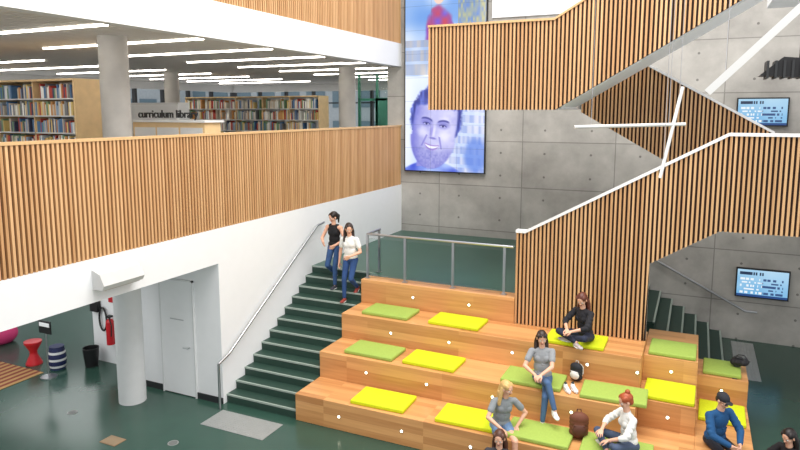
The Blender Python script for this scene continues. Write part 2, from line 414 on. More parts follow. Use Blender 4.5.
def tv(u,v):
    c=mixc((96,168,222),(190,222,242),v*0.6+0.4*vn(u*3,v*3))
    if v>0.8 and 0.05<u<0.55 and vn(u*40,1)>0.35 and v<0.92: c=(30,50,80)
    if 0.12<v<0.72 and int(v*16)%2==0 and vn(u*36,int(v*16)*7)>0.45 and 0.06<u<0.9: c=(236,244,250) if u<0.5 else (50,80,130)
    if v<0.08: c=(30,70,130)
    return c
screen('wall_television',0.8,1.8,5.2,5.8,YB-0.1,tv,64,36)
screen('wall_television',1.03,2.09,1.13,1.78,YB-0.1,tv,64,36)

# ---------------------------------------------------------------- pendants
lampw=mat('pendant_white',(226,226,224),0.4,emis=0.02,noise=0)
def pend(p0,p1,r,sq=False):
    mb=MB(); p0=Vector(p0);p1=Vector(p1)
    if sq: mb.beam(p0,p1,(0,1,0),(-(p1-p0).z,0,(p1-p0).x),r*2,r*2,lampw)
    else: mb.cyl(p0,p1,r,r,lampw,16)
    for f in (0.15,0.85):
        q=p0.lerp(p1,f); mb.cyl(q,(q.x,q.y,11.5),0.004,0.004,steel,6)
    mb.obj('pendant_tube_light',smooth=not sq)
pend((-1.59,9.24,5.29),(-.18,9.9,5.33),0.024)
pend((-.46,9.66,4.58),(-.24,9.95,5.85),0.024)
pend((.06,7.84,5.71),(1.15,7.9,6.85),0.04,True)
mb=MB()
mb.extr([(0.72,10.3,6.0),(1.5,10.3,5.95),(1.5,10.3,6.2),(1.0,10.3,6.25)],(0,0.35,0),black)
for i in range(7): mb.box(0.8+0.1*i,0.83+0.1*i,10.26,10.7,5.96,6.2,dark)
mb.box(1.2,1.24,10.45,10.5,6.2,11.5,black); mb.obj('ceiling_projector')

# ---------------------------------------------------------------- cushions
def cushion(x0,y0,z,m,w=1.0,d=0.62,h=0.07):
    bm=bmesh.new(); bmesh.ops.create_cube(bm,size=1)
    for v in bm.verts: v.co=Vector((v.co.x*w,v.co.y*d,v.co.z*h))
    bmesh.ops.bevel(bm,geom=bm.edges[:],offset=0.024,segments=3,affect='EDGES',profile=0.6)
    bmesh.ops.subdivide_edges(bm,edges=[e for e in bm.edges if e.calc_length()>0.3],cuts=5,use_grid_fill=True)
    for v in bm.verts:
        if v.co.z>0.02: v.co.z+=0.012*math.cos(v.co.x/w*math.pi)*math.cos(v.co.y/d*math.pi)
    me=bpy.data.meshes.new('seat_cushion'); bm.to_mesh(me); bm.free(); me.materials.append(m)
    for p in me.polygons: p.use_smooth=True
    o=bpy.data.objects.new('seat_cushion',me); o.location=(x0,y0,z+h/2+0.001); S.collection.objects.link(o)
    o.rotation_euler=(0,0,math.radians(random.uniform(-2,2)))
for a in ((-5.4,11.18,1.5,sage),(-3.97,11.18,1.5,lime),(-1.75,11.12,1.5,lime),
          (-5.32,10.33,1.0,sage),(-4.12,10.33,1.0,lime),(-2.3,10.32,1.0,sage),(-1.0,10.28,1.0,sage),
          (-4.72,9.48,0.5,lime),(-3.15,9.48,0.5,lime),(-2.0,9.46,0.5,sage),(-0.85,9.46,.5,sage)): cushion(*a)
cushion(-.2,11.62,1.4,sage,0.74,0.7); cushion(-.2,10.84,.95,lime,0.76,0.74); cushion(.6,12.28,.95,sage,0.6,0.66); cushion(.6,11.4,.5,lime,.7,.74)

# ---------------------------------------------------------------- lower left
mb=MB()
mb.box(-9.9,XW-0.25,9.05,9.2,0,2.73,white); mb.box(-9.9,-9.75,9.2,9.75,0,2.73,white); mb.box(-12.0,-9.9,9.6,9.75,0,2.73,white)
mb.box(-12.0,-11.85,9.75,13.5,0,2.73,white); mb.box(-22,-11.85,13.5,13.65,0,2.73,white); mb.obj('wall_lower')
mb=MB(); mb.box(-9.9,XW-0.0,9.03,9.05,0,0.12,dark); mb.obj('baseboard_lower')
mb=MB()
mb.box(-9.35,-8.55,9.02,9.05,0.02,2.3,white); 
for x in (-9.38,-8.55): mb.box(x,x+0.03,9.01,9.05,0,2.33,offwhite)
mb.box(-9.38,-8.52,9.01,9.05,2.3,2.33,offwhite); mb.cyl((-8.65,9.02,1.0),(-8.65,8.96,1.0),0.012,0.012,steel); mb.cyl((-8.65,8.96,1.0),(-8.77,8.96,1.0),0.01,0.01,steel)
mb.box(-9.12,-8.78,9.015,9.02,1.52,1.54,steel)
mb.obj('door_1')
unit=mat('unit_grey',(206,206,204),0.5,noise=0.02)
mb=MB(); mb.extr([(XW,6.35,2.93),(XW+0.2,6.35,2.93),(XW+0.24,6.35,3.0),(XW+0.16,6.35,3.16),(XW,6.35,3.22)],(0,0.75,0),unit)
mb.box(XW+0.05,XW+0.19,6.4,7.05,2.915,2.93,colmat); mb.obj('wall_heater_unit',bevel=0.01)
mb=MB(); cols=[mat('rug_%d'%i,c,0.9) for i,c in enumerate([(130,60,44),(180,140,90),(60,50,50),(160,96,62)])]
for i in range(16): mb.box(-13.8+0.09*i,-13.71+0.09*i,7.6,8.6,0.0,0.012,cols[(i*i)%4])
mb.obj('striped_rug')
mb=MB(); mb.lathe((-13.0,8.85,0),[(0.001,0),(0.17,0),(0.17,0.03),(0.08,0.22),(0.08,0.3),(0.18,0.48),(0.18,0.52),(0.001,0.53)],red); mb.obj('hourglass_stool',smooth=True)
# tote bag with dark zig-zag weave
mb=MB(); navy=mat('navy_pattern',(30,40,84),0.6)
for i in range(10):
    z=0.05*i; r=0.15+0.03*math.sin(i/9*math.pi); r2=0.15+0.03*math.sin((i+1)/9*math.pi)
    for k in range(16):
        a=2*math.pi*(k+(i%2)*.5)/16; b=2*math.pi*(k+1+(i%2)*.5)/16; m=navy if (i%3!=1) else offwhite; c=(-12.3,8.9)
        mb.poly([(c[0]+r*math.cos(a),c[1]+r*math.sin(a),z),(c[0]+r*math.cos(b),c[1]+r*math.sin(b),z),(c[0]+r2*math.cos(b),c[1]+r2*math.sin(b),z+.05),(c[0]+r2*math.cos(a),c[1]+r2*math.sin(a),z+.05)],m)
mb.cyl((-12.3,8.9,0.49),(-12.3,8.9,0.505),0.15,0.15,navy,16); mb.obj('striped_pouf')
mb=MB(); mb.cyl((-12.05,8.5,0),(-12.05,8.5,0.02),0.16,0.16,steel,24); mb.cyl((-12.05,8.5,0.02),(-12.05,8.5,1.0),0.014,0.014,steel); mb.box(-12.23,-11.87,8.48,8.5,0.95,1.22,black); mb.box(-12.2,-11.9,8.47,8.48,1.1,1.18,white)
mb.obj('sign_stand')
mb=MB(); mb.lathe((-11.75,9.3,0),[(0.001,0),(0.13,0),(0.17,0.42),(0.16,0.42),(0.12,0.03),(0.001,0.03)],black); mb.obj('waste_bin',smooth=True)
mb=MB(); mb.box(-11.95,-11.72,9.5,9.6,1.15,1.55,black)
for i in range(20):
    a=math.pi*i/10;b=math.pi*(i+1)/10
    mb.tube([(-11.62+.11*math.cos(a),9.55,1.0+.26*math.sin(a)),(-11.62+.11*math.cos(b),9.55,1.0+.26*math.sin(b))],0.02,black)
mb.obj('wall_phone')
mb=MB(); ex=-11.33; mb.cyl((ex,9.48,0.5),(ex,9.48,1.0),0.085,0.085,red,20); mb.lathe((ex,9.48,1.0),[(0.085,0),(0.06,0.05),(0.02,0.07),(0.02,0.11)],red); mb.box(ex-.05,ex+.05,9.43,9.53,1.1,1.14,black); mb.tube([(ex+.03,9.44,1.1),(ex+.11,9.42,0.95),(ex+.09,9.42,0.7)],0.012,black); mb.box(ex-.12,ex+.12,9.575,9.59,1.4,1.65,red); mb.obj('fire_extinguisher')
bm=bmesh.new(); bmesh.ops.create_uvsphere(bm,u_segments=24,v_segments=14,radius=0.36)
for v in bm.verts: v.co.z=max(v.co.z*0.75+0.22,0.0)+(0.15 if v.co.y>0.1 and v.co.z>0.1 else 0)
me=bpy.data.meshes.new('bean_bag'); bm.to_mesh(me); bm.free(); me.materials.append(pink); o=bpy.data.objects.new('bean_bag',me); o.location=(-14.95,9.4,0); S.collection.objects.link(o)
for p in me.polygons: p.use_smooth=True
mb=MB(); mb.box(-8.85,-8.5,7.05,7.3,0,0.008,mat('floor_box_tan',(150,120,90),0.5)); mb.box(-8.83,-8.52,7.07,7.28,0.008,0.01,mat('floor_box_lid',(150,128,100),0.6)); mb.obj('floor_outlet_box')
for x,y in ((-10.2,7.6),(-7.7,7.55)):
    mb=MB(); mb.cyl((x,y,0),(x,y,0.006),0.09,0.09,tact,24); mb.cyl((x,y,0.006),(x,y,0.009),0.072,0.072,mat('drain_grey',(110,112,110),0.5),24); mb.obj('floor_drain_cover')

# ---------------------------------------------------------------- upper library
def books(mb,x0,x1,y,z,h,d=0.22,face=-1):
    x=x0
    while x<x1-0.05:
        w=random.uniform(0.02,0.055)
        if random.random()<0.06: x+=random.uniform(0.05,0.2); continue
        hh=h*random.uniform(0.62,0.95); mb.box(x,x+w,y,y+d*random.uniform(.8,1),z,z+hh,random.choice(bkm)); x+=w+0.002
bkm=[mat('book_%d'%i,c,0.6,noise=0) for i,c in enumerate([(215,210,200),(80,120,165),(184,70,56),(130,130,132),(232,204,130),(120,155,120),(245,245,240),(208,150,90),(150,172,198),(70,74,100),(238,233,222),(212,198,178)])]
def bookcase(name,x0,x1,y0,ztop,nsh,z0=4.0,depth=0.6):
    mb=MB(); mb.box(x0-0.04,x0,y0,y0+depth,z0,ztop,shelfw); mb.box(x1,x1+0.04,y0,y0+depth,z0,ztop,shelfw)
    mb.box(x0-0.04,x1+0.04,y0-0.01,y0+depth,ztop,ztop+0.04,shelfw); mb.box(x0,x1,y0+depth/2,y0+depth/2+0.02,z0,ztop,offwhite)
    dz=(ztop-z0-0.1)/nsh
    n=max(1,int((x1-x0)/0.95))
    for k in range(nsh):
        z=z0+0.1+dz*k; mb.box(x0,x1,y0,y0+depth/2,z-0.025,z,offwhite); books(mb,x0,x1,y0+0.02,z,dz-0.03)
    for i in range(1,n): xx=x0+(x1-x0)*i/n; mb.box(xx-0.012,xx+0.012,y0,y0+depth/2,z0,ztop,shelfw)
    mb.obj(name)
bookcase('bookcase',-15.5,-10.9,8.6,6.1,6,depth=1.2)
bookcase('bookcase',-17.2,-11.5,18.3,6.0,5)
bookcase('bookcase',-20.8,-17.6,12,6.0,5)
mb=MB(); mb.box(-10.35,-8.5,9.5,9.95,4,5.3,shelfw); mb.box(-10.4,-8.45,9.45,10.0,5.3,5.34,offwhite)
for i in range(3): mb.box(-10.3+.6*i,-9.75+.6*i,9.49,9.5,4.1,5.2,offwhite)
desk=mb.obj('library_counter')
mb=MB(); mb.box(-14.2,-12.5,13.0,13.4,4,5.75,offwhite); mb.box(-14.2,-12.5,12.98,13.0,5.2,5.7,white); mb.obj('display_stand')
tcu=bpy.data.curves.new('lettering','FONT'); tcu.body='curriculum library'; tcu.size=0.215; tcu.extrude=0.012; tcu.offset=0.002; tcu.materials.append(black)
to=bpy.data.objects.new('library_sign_lettering',tcu); to.location=(-10.3,9.6,5.39); to.rotation_euler=(math.pi/2,0,0); S.collection.objects.link(to)
green=mat('green_frame',(40,120,96),0.4)
mb=MB()
mb.box(-22,-7.5,26.8,27,4,4.5,offwhite); mb.box(-22,-7.5,26.8,27,6.5,6.84,offwhite)
x=-22
while x<-7.5: mb.box(x,x+0.1,26.8,27,4.5,6.5,dark); x+=1.6
mb.box(-22,-7.5,26.85,26.95,5.9,5.96,dark)
mb.obj('window_1')
mb=MB(); y=-2
mb.box(-22.2,-22,-2,27,4,4.4,offwhite); mb.box(-22.2,-22,-2,27,6.5,6.84,offwhite)
while y<27: mb.box(-22.2,-22,y,y+0.1,4.4,6.5,dark); y+=1.6
mb.obj('window_2')
mb=MB()
x=-11.2
while x<-8.3:
    mb.box(x,x+0.08,20.5,20.6,4,6.84,green); x+=0.72
mb.box(-11.2,-8.3,20.5,20.6,5.9,5.98,green); mb.box(-11.2,-8.3,20.5,20.6,4.0,4.15,green); mb.box(-11.15,-8.3,20.54,20.56,4.1,6.84,glass)
mb.box(-10.5,-9.8,20.5,20.58,4.0,6.0,mat('green_door',(70,150,130),0.4))
mb.obj('window_3')
mb=MB(); bg1=mat('facade_grey',(150,158,162),0.7); bg2=mat('facade_glass',(92,112,122),0.3)
mb.box(-40,-5,38,39,-2,9,bg1)
for i in range(16):
    for k in range(3): mb.box(-39.5+2.1*i,-38.0+2.1*i,37.95,38,0.6+2.6*k,2.3+2.6*k,bg2)
mb.box(-36,-35,-6,38,-2,7.5,bg1)
for i in range(20): mb.box(-35,-34.95,-5+2.1*i,-3.5+2.1*i,4.6,6.4,bg2)
mb.obj('neighbouring_building')

# ---------------------------------------------------------------- people
def nrm(v): v=np.array(v,float); return v/np.linalg.norm(v)
class Fig:
    def __init__(s): s.pr=[]; s.V=[]; s.F=[]; s.n=0
    def addmesh(s,v,f):
        s.V.append(v); s.F+= [[i+s.n for i in q] for q in f]; s.n+=len(v)
    def cap(s,p0,p1,r0,r1,lab,n=14):
        p0=np.array(p0,float);p1=np.array(p1,float); d=p1-p0; L=np.linalg.norm(d)
        if L<1e-4: d=np.array([0,0,1.0]);L=1e-4;p1=p0+d*L
        d=d/L; u=nrm(np.cross(d,[0.31,0.87,0.38])); w=np.cross(d,u)
        rings=[(p0-d*r0,0.0)]
        for a in (-60,-30,0): rings.append((p0+d*r0*math.sin(math.radians(a)),r0*math.cos(math.radians(a))))
        for a in (0,30,60): rings.append((p1+d*r1*math.sin(math.radians(a)),r1*math.cos(math.radians(a))))
        rings.append((p1+d*r1,0.0))
        v=[rings[0][0]]
        for c,r in rings[1:-1]:
            for i in range(n):
                a=2*math.pi*i/n; v.append(c+(u*math.cos(a)+w*math.sin(a))*r)
        v.append(rings[-1][0]); f=[]
        m=len(rings)-2
        for i in range(n): f.append([0,1+(i+1)%n,1+i])
        for k in range(m-1):
            for i in range(n): f.append([1+k*n+i,1+k*n+(i+1)%n,1+(k+1)*n+(i+1)%n,1+(k+1)*n+i])
        e=len(v)-1
        for i in range(n): f.append([e,1+(m-1)*n+i,1+(m-1)*n+(i+1)%n])
        s.addmesh(np.array(v),f); s.pr.append(('c',p0,p1,r0,r1,lab))
    def ell(s,c,r,R,lab,n=18,m=11):
        c=np.array(c,float); r=np.array(r,float); R=np.array(R,float)
        v=[c+R@(np.array([0,0,-1])*r)]
        for k in range(1,m):
            t=-math.pi/2+math.pi*k/m
            for i in range(n):
                a=2*math.pi*i/n; v.append(c+R@(np.array([math.cos(t)*math.cos(a),math.cos(t)*math.sin(a),math.sin(t)])*r))
        v.append(c+R@(np.array([0,0,1])*r)); f=[]
        for i in range(n): f.append([0,1+(i+1)%n,1+i])
        for k in range(m-2):
            for i in range(n): f.append([1+k*n+i,1+k*n+(i+1)%n,1+(k+1)*n+(i+1)%n,1+(k+1)*n+i])
        e=len(v)-1
        for i in range(n): f.append([e,1+(m-2)*n+i,1+(m-2)*n+(i+1)%n])
        s.addmesh(np.array(v),f); s.pr.append(('e',c,r,R,lab))
    def build(s,name,mats,voxel=0.0055,smooth_it=1):
        me=bpy.data.meshes.new('tmp'); me.from_pydata([tuple(p) for p in np.vstack(s.V)],[],s.F)
        o=bpy.data.objects.new('tmp',me); S.collection.objects.link(o)
        md=o.modifiers.new('r','REMESH'); md.mode='VOXEL'; md.voxel_size=voxel
        if smooth_it: m2=o.modifiers.new('s','SMOOTH'); m2.factor=0.5; m2.iterations=smooth_it
        bpy.context.view_layer.update(); dg=bpy.context.evaluated_depsgraph_get()
        nm=bpy.data.meshes.new_from_object(o.evaluated_get(dg)); bpy.data.objects.remove(o); bpy.data.meshes.remove(me)
        n=len(nm.polygons); c=np.empty(n*3); nm.polygons.foreach_get('center',c); c=c.reshape(-1,3)
        best=np.full(n,1e9); lab=np.zeros(n,int); labs=list(mats.keys())
        for p in s.pr:
            if p[0]=='c':
                _,a,b,r0,r1,l=p; d=b-a; t=np.clip(((c-a)@d)/(d@d),0,1); dist=np.linalg.norm(c-(a+t[:,None]*d),axis=1)-(r0+(r1-r0)*t)
            else:
                _,ce,r,R,l=p; q=(c-ce)@R; k0=np.linalg.norm(q/r,axis=1); k1=np.linalg.norm(q/(r*r),axis=1)+1e-9; dist=k0*(k0-1)/k1
            m=dist<best; best[m]=dist[m]; lab[m]=labs.index(l)
        nm.materials.clear()
        for l in labs: nm.materials.append(mats[l])
        nm.polygons.foreach_set('material_index',lab.astype(np.int32)); nm.polygons.foreach_set('use_smooth',np.ones(n,bool)); nm.update()
        nm.name=name; ob=bpy.data.objects.new(name,nm); S.collection.objects.link(ob); return ob

def ik(a,b,l1,l2,pole):
    a=np.array(a,float);b=np.array(b,float);d=b-a;L=np.linalg.norm(d)
    if L>l1+l2-0.004: b=a+d/L*(l1+l2-0.004); d=b-a; L=np.linalg.norm(d)
    u=d/L; p=np.array(pole,float); p=p-u*(p@u); p=p/np.linalg.norm(p)
    x=(l1*l1-l2*l2+L*L)/(2*L); h=math.sqrt(max(0,l1*l1-x*x)); return a+u*x+p*h,b
skin_m=mat('skin',(230,178,150),0.55,noise=0.03)
eyew=mat('eye_white',(240,238,235),0.3,noise=0); lipm=mat('lip',(190,100,96),0.5,noise=0); sole=mat('shoe_sole',(240,240,238),0.6,noise=0)

def hand(F,w,d,n,side,curl=22,lab='skin',sc=1.0):
    d=nrm(d); n=np.array(n,float); n=nrm(n-d*(n@d)); x=np.cross(d,n)*side
    offs=(0.031,0.0105,-0.0105,-0.031); L=(0.072,0.080,0.073,0.058)
    F.cap(w,w+d*0.03,0.023*sc,0.024*sc,lab,10)
    for k in range(4):
        kn=w+d*(0.085-0.004*abs(k-1))*sc+x*offs[k]*sc
        F.cap(w+d*0.02*sc+x*offs[k]*0.55*sc,kn,0.0145*sc,0.0115*sc,lab,8)
        p=kn; ang=curl*0.5; fan=0.10*(1.5-k)
        for j,fr in enumerate((0.45,0.30,0.25)):
            a=math.radians(ang); dd=nrm(d*math.cos(a)+n*math.sin(a)+x*fan)
            q=p+dd*L[k]*fr*sc; F.cap(p,q,(0.0092-0.0006*j)*sc,(0.0086-0.0006*j)*sc,lab,8); p=q; ang+=curl
    b=w+d*0.022*sc+x*0.02*sc; t1=b+nrm(d*0.6+x*0.75+n*0.25)*0.042*sc; t2=t1+nrm(d*0.85+x*0.42+n*0.3)*0.03*sc; t3=t2+nrm(d*0.95+x*0.1+n*0.35)*0.024*sc
    F.cap(b,t1,0.015*sc,0.0125*sc,lab,8); F.cap(t1,t2,0.0115*sc,0.0105*sc,lab,8); F.cap(t2,t3,0.0102*sc,0.0088*sc,lab,8)

def head(F,c,fw,up,hair,glasses=None,male=False):
    fw=nrm(fw); up=np.array(up,float); up=nrm(up-fw*(up@fw)); rt=np.cross(fw,up); R=np.stack([rt,fw,up],1)
    def W(p): return c+R@np.array(p,float)
    E=lambda p,r,l: F.ell(W(p),r,R,l,14,9)
    C=lambda a,b,r0,r1,l: F.cap(W(a),W(b),r0,r1,l,8)
    F.ell(W((0,-.004,.028)),(.073,.092,.085),R,'skin'); E((0,.026,-.03),(.056,.060,.075),'skin'); E((0,.052,-.078),(.027,.026,.022),'skin')
    E((.035,.05,-.02),(.028,.03,.03),'skin'); E((-.035,.05,-.02),(.028,.03,.03),'skin'); C((-.03,.074,.028),(.03,.074,.028),.014,.014,'skin')
    C((0,.086,.008),(0,.104,-.022),.007,.011,'skin'); C((-.009,.093,-.027),(.009,.093,-.027),.008,.008,'skin')
    C((-.015,.083,-.05),(.015,.083,-.05),.0075,.0075,'lip'); C((-.010,.081,-.057),(.010,.081,-.057),.007,.007,'lip'); C((-.012,.074,-.067),(.012,.074,-.067),.011,.011,'skin')
    for s in (1,-1):
        C((s*.024,.079,.003),(s*.036,.077,.003),.0085,.0085,'eye'); C((s*.030,.084,.003),(s*.030,.085,.003),.0052,.0052,'iris'); C((s*.020,.089,.022),(s*.042,.083,.023),.003,.003,'hair')
        E((s*.076,-.004,-.006),(.010,.019,.031),'skin')
    if hair=='cap':
        F.ell(W((0,-.01,.052)),(.082,.102,.078),R,'hat'); F.ell(W((0,.105,.045)),(.058,.055,.008),R,'hat')
        E((0,-.045,-.005),(.074,.06,.06),'hair')
        E((0,.046,-.078),(.038,.032,.028),'hair')
    else:
        F.ell(W((0,-.022,.038)),(.084,.101,.09),R,'hair'); E((0,-.055,-.01),(.074,.056,.075),'hair')
        for s in (1,-1): E((s*.062,.012,.055),(.026,.058,.045),'hair')
        if hair in('long','longfront'):
            for s in (1,-1):
                a=W((s*.06,-.035,.01)); b=W((s*.082,-.03,-.09)); e=b+np.array([0,0,-.17])+(fw*.05 if hair=='longfront' else -fw*.015)+rt*s*.02
                F.cap(a,b,.036,.036,'hair'); F.cap(b,e,.036,.024,'hair')
            a=W((0,-.075,0)); b=W((0,-.085,-.10)); F.cap(a,b,.06,.055,'hair'); F.cap(b,b+np.array([0,0,-.2])-fw*.01,.055,.03,'hair'); 
            for s in (1,-1): F.cap(b+rt*s*.045,b+rt*s*.05+np.array([0,0,-.19]),.035,.022,'hair')
        if hair=='pony':
            a=W((0,-.105,.03)); F.cap(W((0,-.09,.03)),a,.024,.022,'hair'); b=a-fw*.025-up*.05; F.cap(a,b,.026,.032,'hair'); F.cap(b,b+np.array([0,0,-.15]),.032,.014,'hair')
        if hair=='bun': E((0,-.07,.125),(.04,.04,.036),'hair')
    if glasses=='up':
        for s in (1,-1): E((s*.032,.075,.085),(.026,.014,.019),'shade')
        F.cap(W((-.075,-.01,.07)),W((.0,.088,.087)),.004,.004,'shade',6); F.cap(W((.075,-.01,.07)),W((.0,.088,.087)),.004,.004,'shade',6)
    if glasses=='on':
        for s in (1,-1): E((s*.031,.092,.004),(.026,.009,.018),'shade'); F.cap(W((s*.05,.088,.008)),W((s*.08,-.005,.006)),.004,.004,'shade',6)
        F.cap(W((-.02,.1,.008)),W((.02,.1,.008)),.005,.005,'shade',6)

def person(name,loc,yaw,pelvis,u,ankL,ankR,wrL,wrR,hfw,top,bot,hairc,hair='long',kpL=(0,1,.3),kpR=(0,1,.3),epL=(-.6,-.6,-.3),epR=(.6,-.6,-.3),
           footL=(0,1,0),footR=(0,1,0),sleeve='short',legs='long',shoe=(240,240,238),glasses=None,male=False,skin=None,twist=0,pnL=(0,0,-1),pnR=(0,0,-1),sc=1.0,curl=22,pfwd=None,shlen=0.42):
    F=Fig(); u=nrm(u); p=np.array(pelvis,float)
    fw=nrm(np.array([math.sin(twist),math.cos(twist),0])-u*(np.array([math.sin(twist),math.cos(twist),0])@u)); rt=np.cross(fw,u); R=np.stack([rt,fw,u],1)
    pf=nrm(pfwd) if pfwd is not None else np.array([0,1.,0]); prt=np.cross(pf,[0,0,1.0]); PR=np.stack([prt,pf,[0,0,1.0]],1)
    g=1.12 if male else 1.0
    F.ell(p,(.155,.108,.11),PR,'bot'); 
    for s in (1,-1): F.ell(p+prt*s*.07-pf*.035+np.array([0,0,-.03]),(.085,.085,.08),PR,'bot')
    loose=1.0 if sleeve=='none' else 1.07
    F.ell(p+u*.05,(.156*g,.114*g,.09),R,'top')
    F.ell(p+u*.16,(.132*g*loose,.098*g*loose,.15),R,'top'); F.ell(p+u*.32,(.148*g,.106*g,.165),R,'top')
    if sleeve!='none':
        for k,(zz,ph) in enumerate(((.07,.3),(.105,1.7),(.145,3.0),(.20,4.1))):
            for s in (-1,1):
                a0=ph+s*1.2; a1=a0+1.0; rr=(.135*g,.102*g)
                F.cap(p+u*zz+rt*math.sin(a0)*rr[0]+fw*math.cos(a0)*rr[1],p+u*(zz+.03*s)+rt*math.sin(a1)*rr[0]+fw*math.cos(a1)*rr[1],.010,.008,'top',8)
    n=p+u*.475; shw=.165*g
    tops='skin' if sleeve=='none' else 'top'
    if not male:
        for s in (1,-1): F.ell(p+u*.315+fw*.066+rt*s*.058,(.062,.048,.064),R,'top')
        F.ell(p+u*.30+fw*.072,(.085,.035,.06),R,'top')
    sL=n-rt*shw-u*.055; sR=n+rt*shw-u*.055
    F.cap(n-rt*.07-u*.06,n+rt*.07-u*.06,.064*g,.064*g,'top')
    for s_,sh in ((-1,sL),(1,sR)): F.cap(n+rt*s_*.05-u*.04,sh,.05*g,.05*g,tops)
    if sleeve=='none':
        for s_ in (-1,1): F.cap(n+rt*s_*.085-u*.12+fw*.02,n+rt*s_*.08-u*.02,.055,.049,'top')
    hd=n+u*.06+nrm(u*0.5+np.array([0,0,1])+fw*.25)*.115
    F.cap(n-u*.03,hd-np.array([0,0,.05]),.052*g,.047*g,'skin')
    F.cap(n-u*.045,n-u*.0,.066*g,.056*g,'top')
    head(F,hd,hfw,(u*0.4+np.array([0,0,1.0])),hair,glasses,male)
    for side,sh,wr,ep,pn in ((-1,sL,wrL,epL,pnL),(1,sR,wrR,epR,pnR)):
        el,w=ik(sh,wr,.275*g**.5,.245*g**.5,ep)
        F.cap(sh,el,.043*g,.035*g,'skin'); F.cap(el,w,.036*g,.0245*g,'skin'); F.cap(el+(w-el)*.12,el+(w-el)*.4,.036*g,.034*g,'skin')
        if sleeve=='short': F.cap(sh,sh+(el-sh)*.55,.054*g,.056*g,'top')
        if sleeve=='long': F.cap(sh,el,.056*g,.050*g,'top'); F.cap(el,el+(w-el)*.93,.050*g,.037*g,'top')
        if sleeve=='mid': F.cap(sh,el,.054*g,.047*g,'top'); F.cap(el,el+(w-el)*.3,.047*g,.044*g,'top')
        if sleeve in('long','mid'):
            for q in (.35,.6,.85): F.cap(sh+(el-sh)*q+rt*side*.012,sh+(el-sh)*(q+.05)-rt*side*.012,.052*g,.050*g,'top')
        hand(F,w,w-el,pn,-side,curl,sc=1.0*g**.5)
    for side,an,kp,fd in ((-1,ankL,kpL,footL),(1,ankR,kpR,footR)):
        hip=p+prt*side*.085-np.array([0,0,.02]); kn,a=ik(hip,an,.425,.41,kp)
        back=nrm((hip+a)/2-kn+1e-4)
        if legs=='long':
            F.cap(hip,kn,.083*g**.4,.056,'bot'); F.cap(kn,a+(kn-a)*.06,.056,.041,'bot'); F.cap(kn+(a-kn)*.2+back*.012,kn+(a-kn)*.5+back*.01,.052,.046,'bot')
            F.cap(kn+(a-kn)*.8,a,.034,.032,'skin')
        else:
            F.cap(hip,kn,.078,.053,'skin'); F.cap(kn,a,.05,.034,'skin'); F.cap(kn+(a-kn)*.2+back*.014,kn+(a-kn)*.45+back*.012,.048,.042,'skin')
            F.cap(hip,hip+(kn-hip)*shlen,.092,.084,'bot')
        fd=nrm(fd); f_up=nrm(np.cross(np.cross(fd,[0,0,1.0]),fd)); fr=np.cross(fd,f_up); FR=np.stack([fr,fd,f_up],1)
        F.cap(a-f_up*.01-fd*.005,a-f_up*.035,.037,.038,'shoe')
        F.cap(a-fd*.035-f_up*.043,a+fd*.10-f_up*.05,.036,.034,'shoe'); F.ell(a+fd*.115-f_up*.055,(.044,.06,.028),FR,'shoe'); F.ell(a+fd*.045-f_up*.074,(.043,.125,.011),FR,'sole')
    mats={'skin':skin or skin_m,'top':mat('cloth_%s'%name+str(top),top,0.85,noise=0.05,nscale=9,bump=0.8),'bot':mat('bottoms_'+str(bot),bot,0.85,noise=0.12,nscale=11,bump=0.8),
          'hair':mat('hair_'+str(hairc),hairc,0.45,noise=0.15,nscale=40),'lip':lipm,'eye':eyew,'iris':black,'shoe':mat('shoe_'+str(shoe),shoe,0.6,noise=0.02),'sole':sole,'shade':black,'hat':mat('hat_dark',(40,42,50),0.8)}
    o=F.build(name,mats); o.location=loc; o.rotation_euler=(0,0,math.radians(yaw)); o.scale=(sc,)*3
    return o
jeans=(52,84,130); 
person('woman_walking',(-7.12,12.06,1.834),180,(0,.14,.745),(0,.05,1),(-.085,.30,-.082),(.085,.0,.10),(-.17,.40,.83),(.13,.42,.87),(.45,.8,-.35),(24,24,28),jeans,(36,26,22),
    hair='pony',sleeve='none',footR=(0,1,-.35),shoe=(60,60,70),epL=(-.8,-.6,-.4),epR=(.8,-.6,-.4),pnL=(1,0,0),pnR=(-1,0,0))
person('woman_walking',(-6.58,11.78,1.667),185,(0,.14,.745),(0.02,.05,1),(-.085,.0,.10),(.085,.30,-.082),(-.10,.38,.85),(.27,.14,.62),(-.45,.85,-.35),(236,236,232),(44,76,128),(44,28,22),
    hair='longfront',sleeve='short',footL=(0,1,-.35),shoe=(150,60,50),epL=(-.8,-.6,-.4),epR=(.5,-.8,0),pnL=(1,0,0),pnR=(-1,0,0))
person('woman_seated',(-2.12,10.14,1.0),192,(0,-.02,.175),(.05,-.02,1),(-.02,.40,-.415),(-.20,.50,-.16),(.02,.33,.33),(.12,.28,.30),(-.15,.9,-.3),(150,154,158),(74,104,144),(52,36,28),
    hair='longfront',glasses='up',sleeve='short',kpL=(-.05,.6,1),kpR=(-.1,.5,1),footR=(-.35,1,-.2),epL=(-1,-.3,-.2),epR=(1,-.3,-.2),shoe=(236,236,236))
person('woman_seated',(-1.62,11.02,1.5),150,(0,-.05,.175),(0,.18,1),(.13,.26,.15),(-.13,.34,.15),(-.05,.36,.32),(.08,.34,.32),(-.2,.8,-.55),(34,34,40),(36,44,66),(96,48,34),
    hair='long',sleeve='mid',kpL=(-1,.3,.25),kpR=(1,.3,.25),footL=(1,.3,0),footR=(-1,.3,0),epL=(-1,-.3,-.2),epR=(1,-.3,-.2),shoe=(190,180,180))
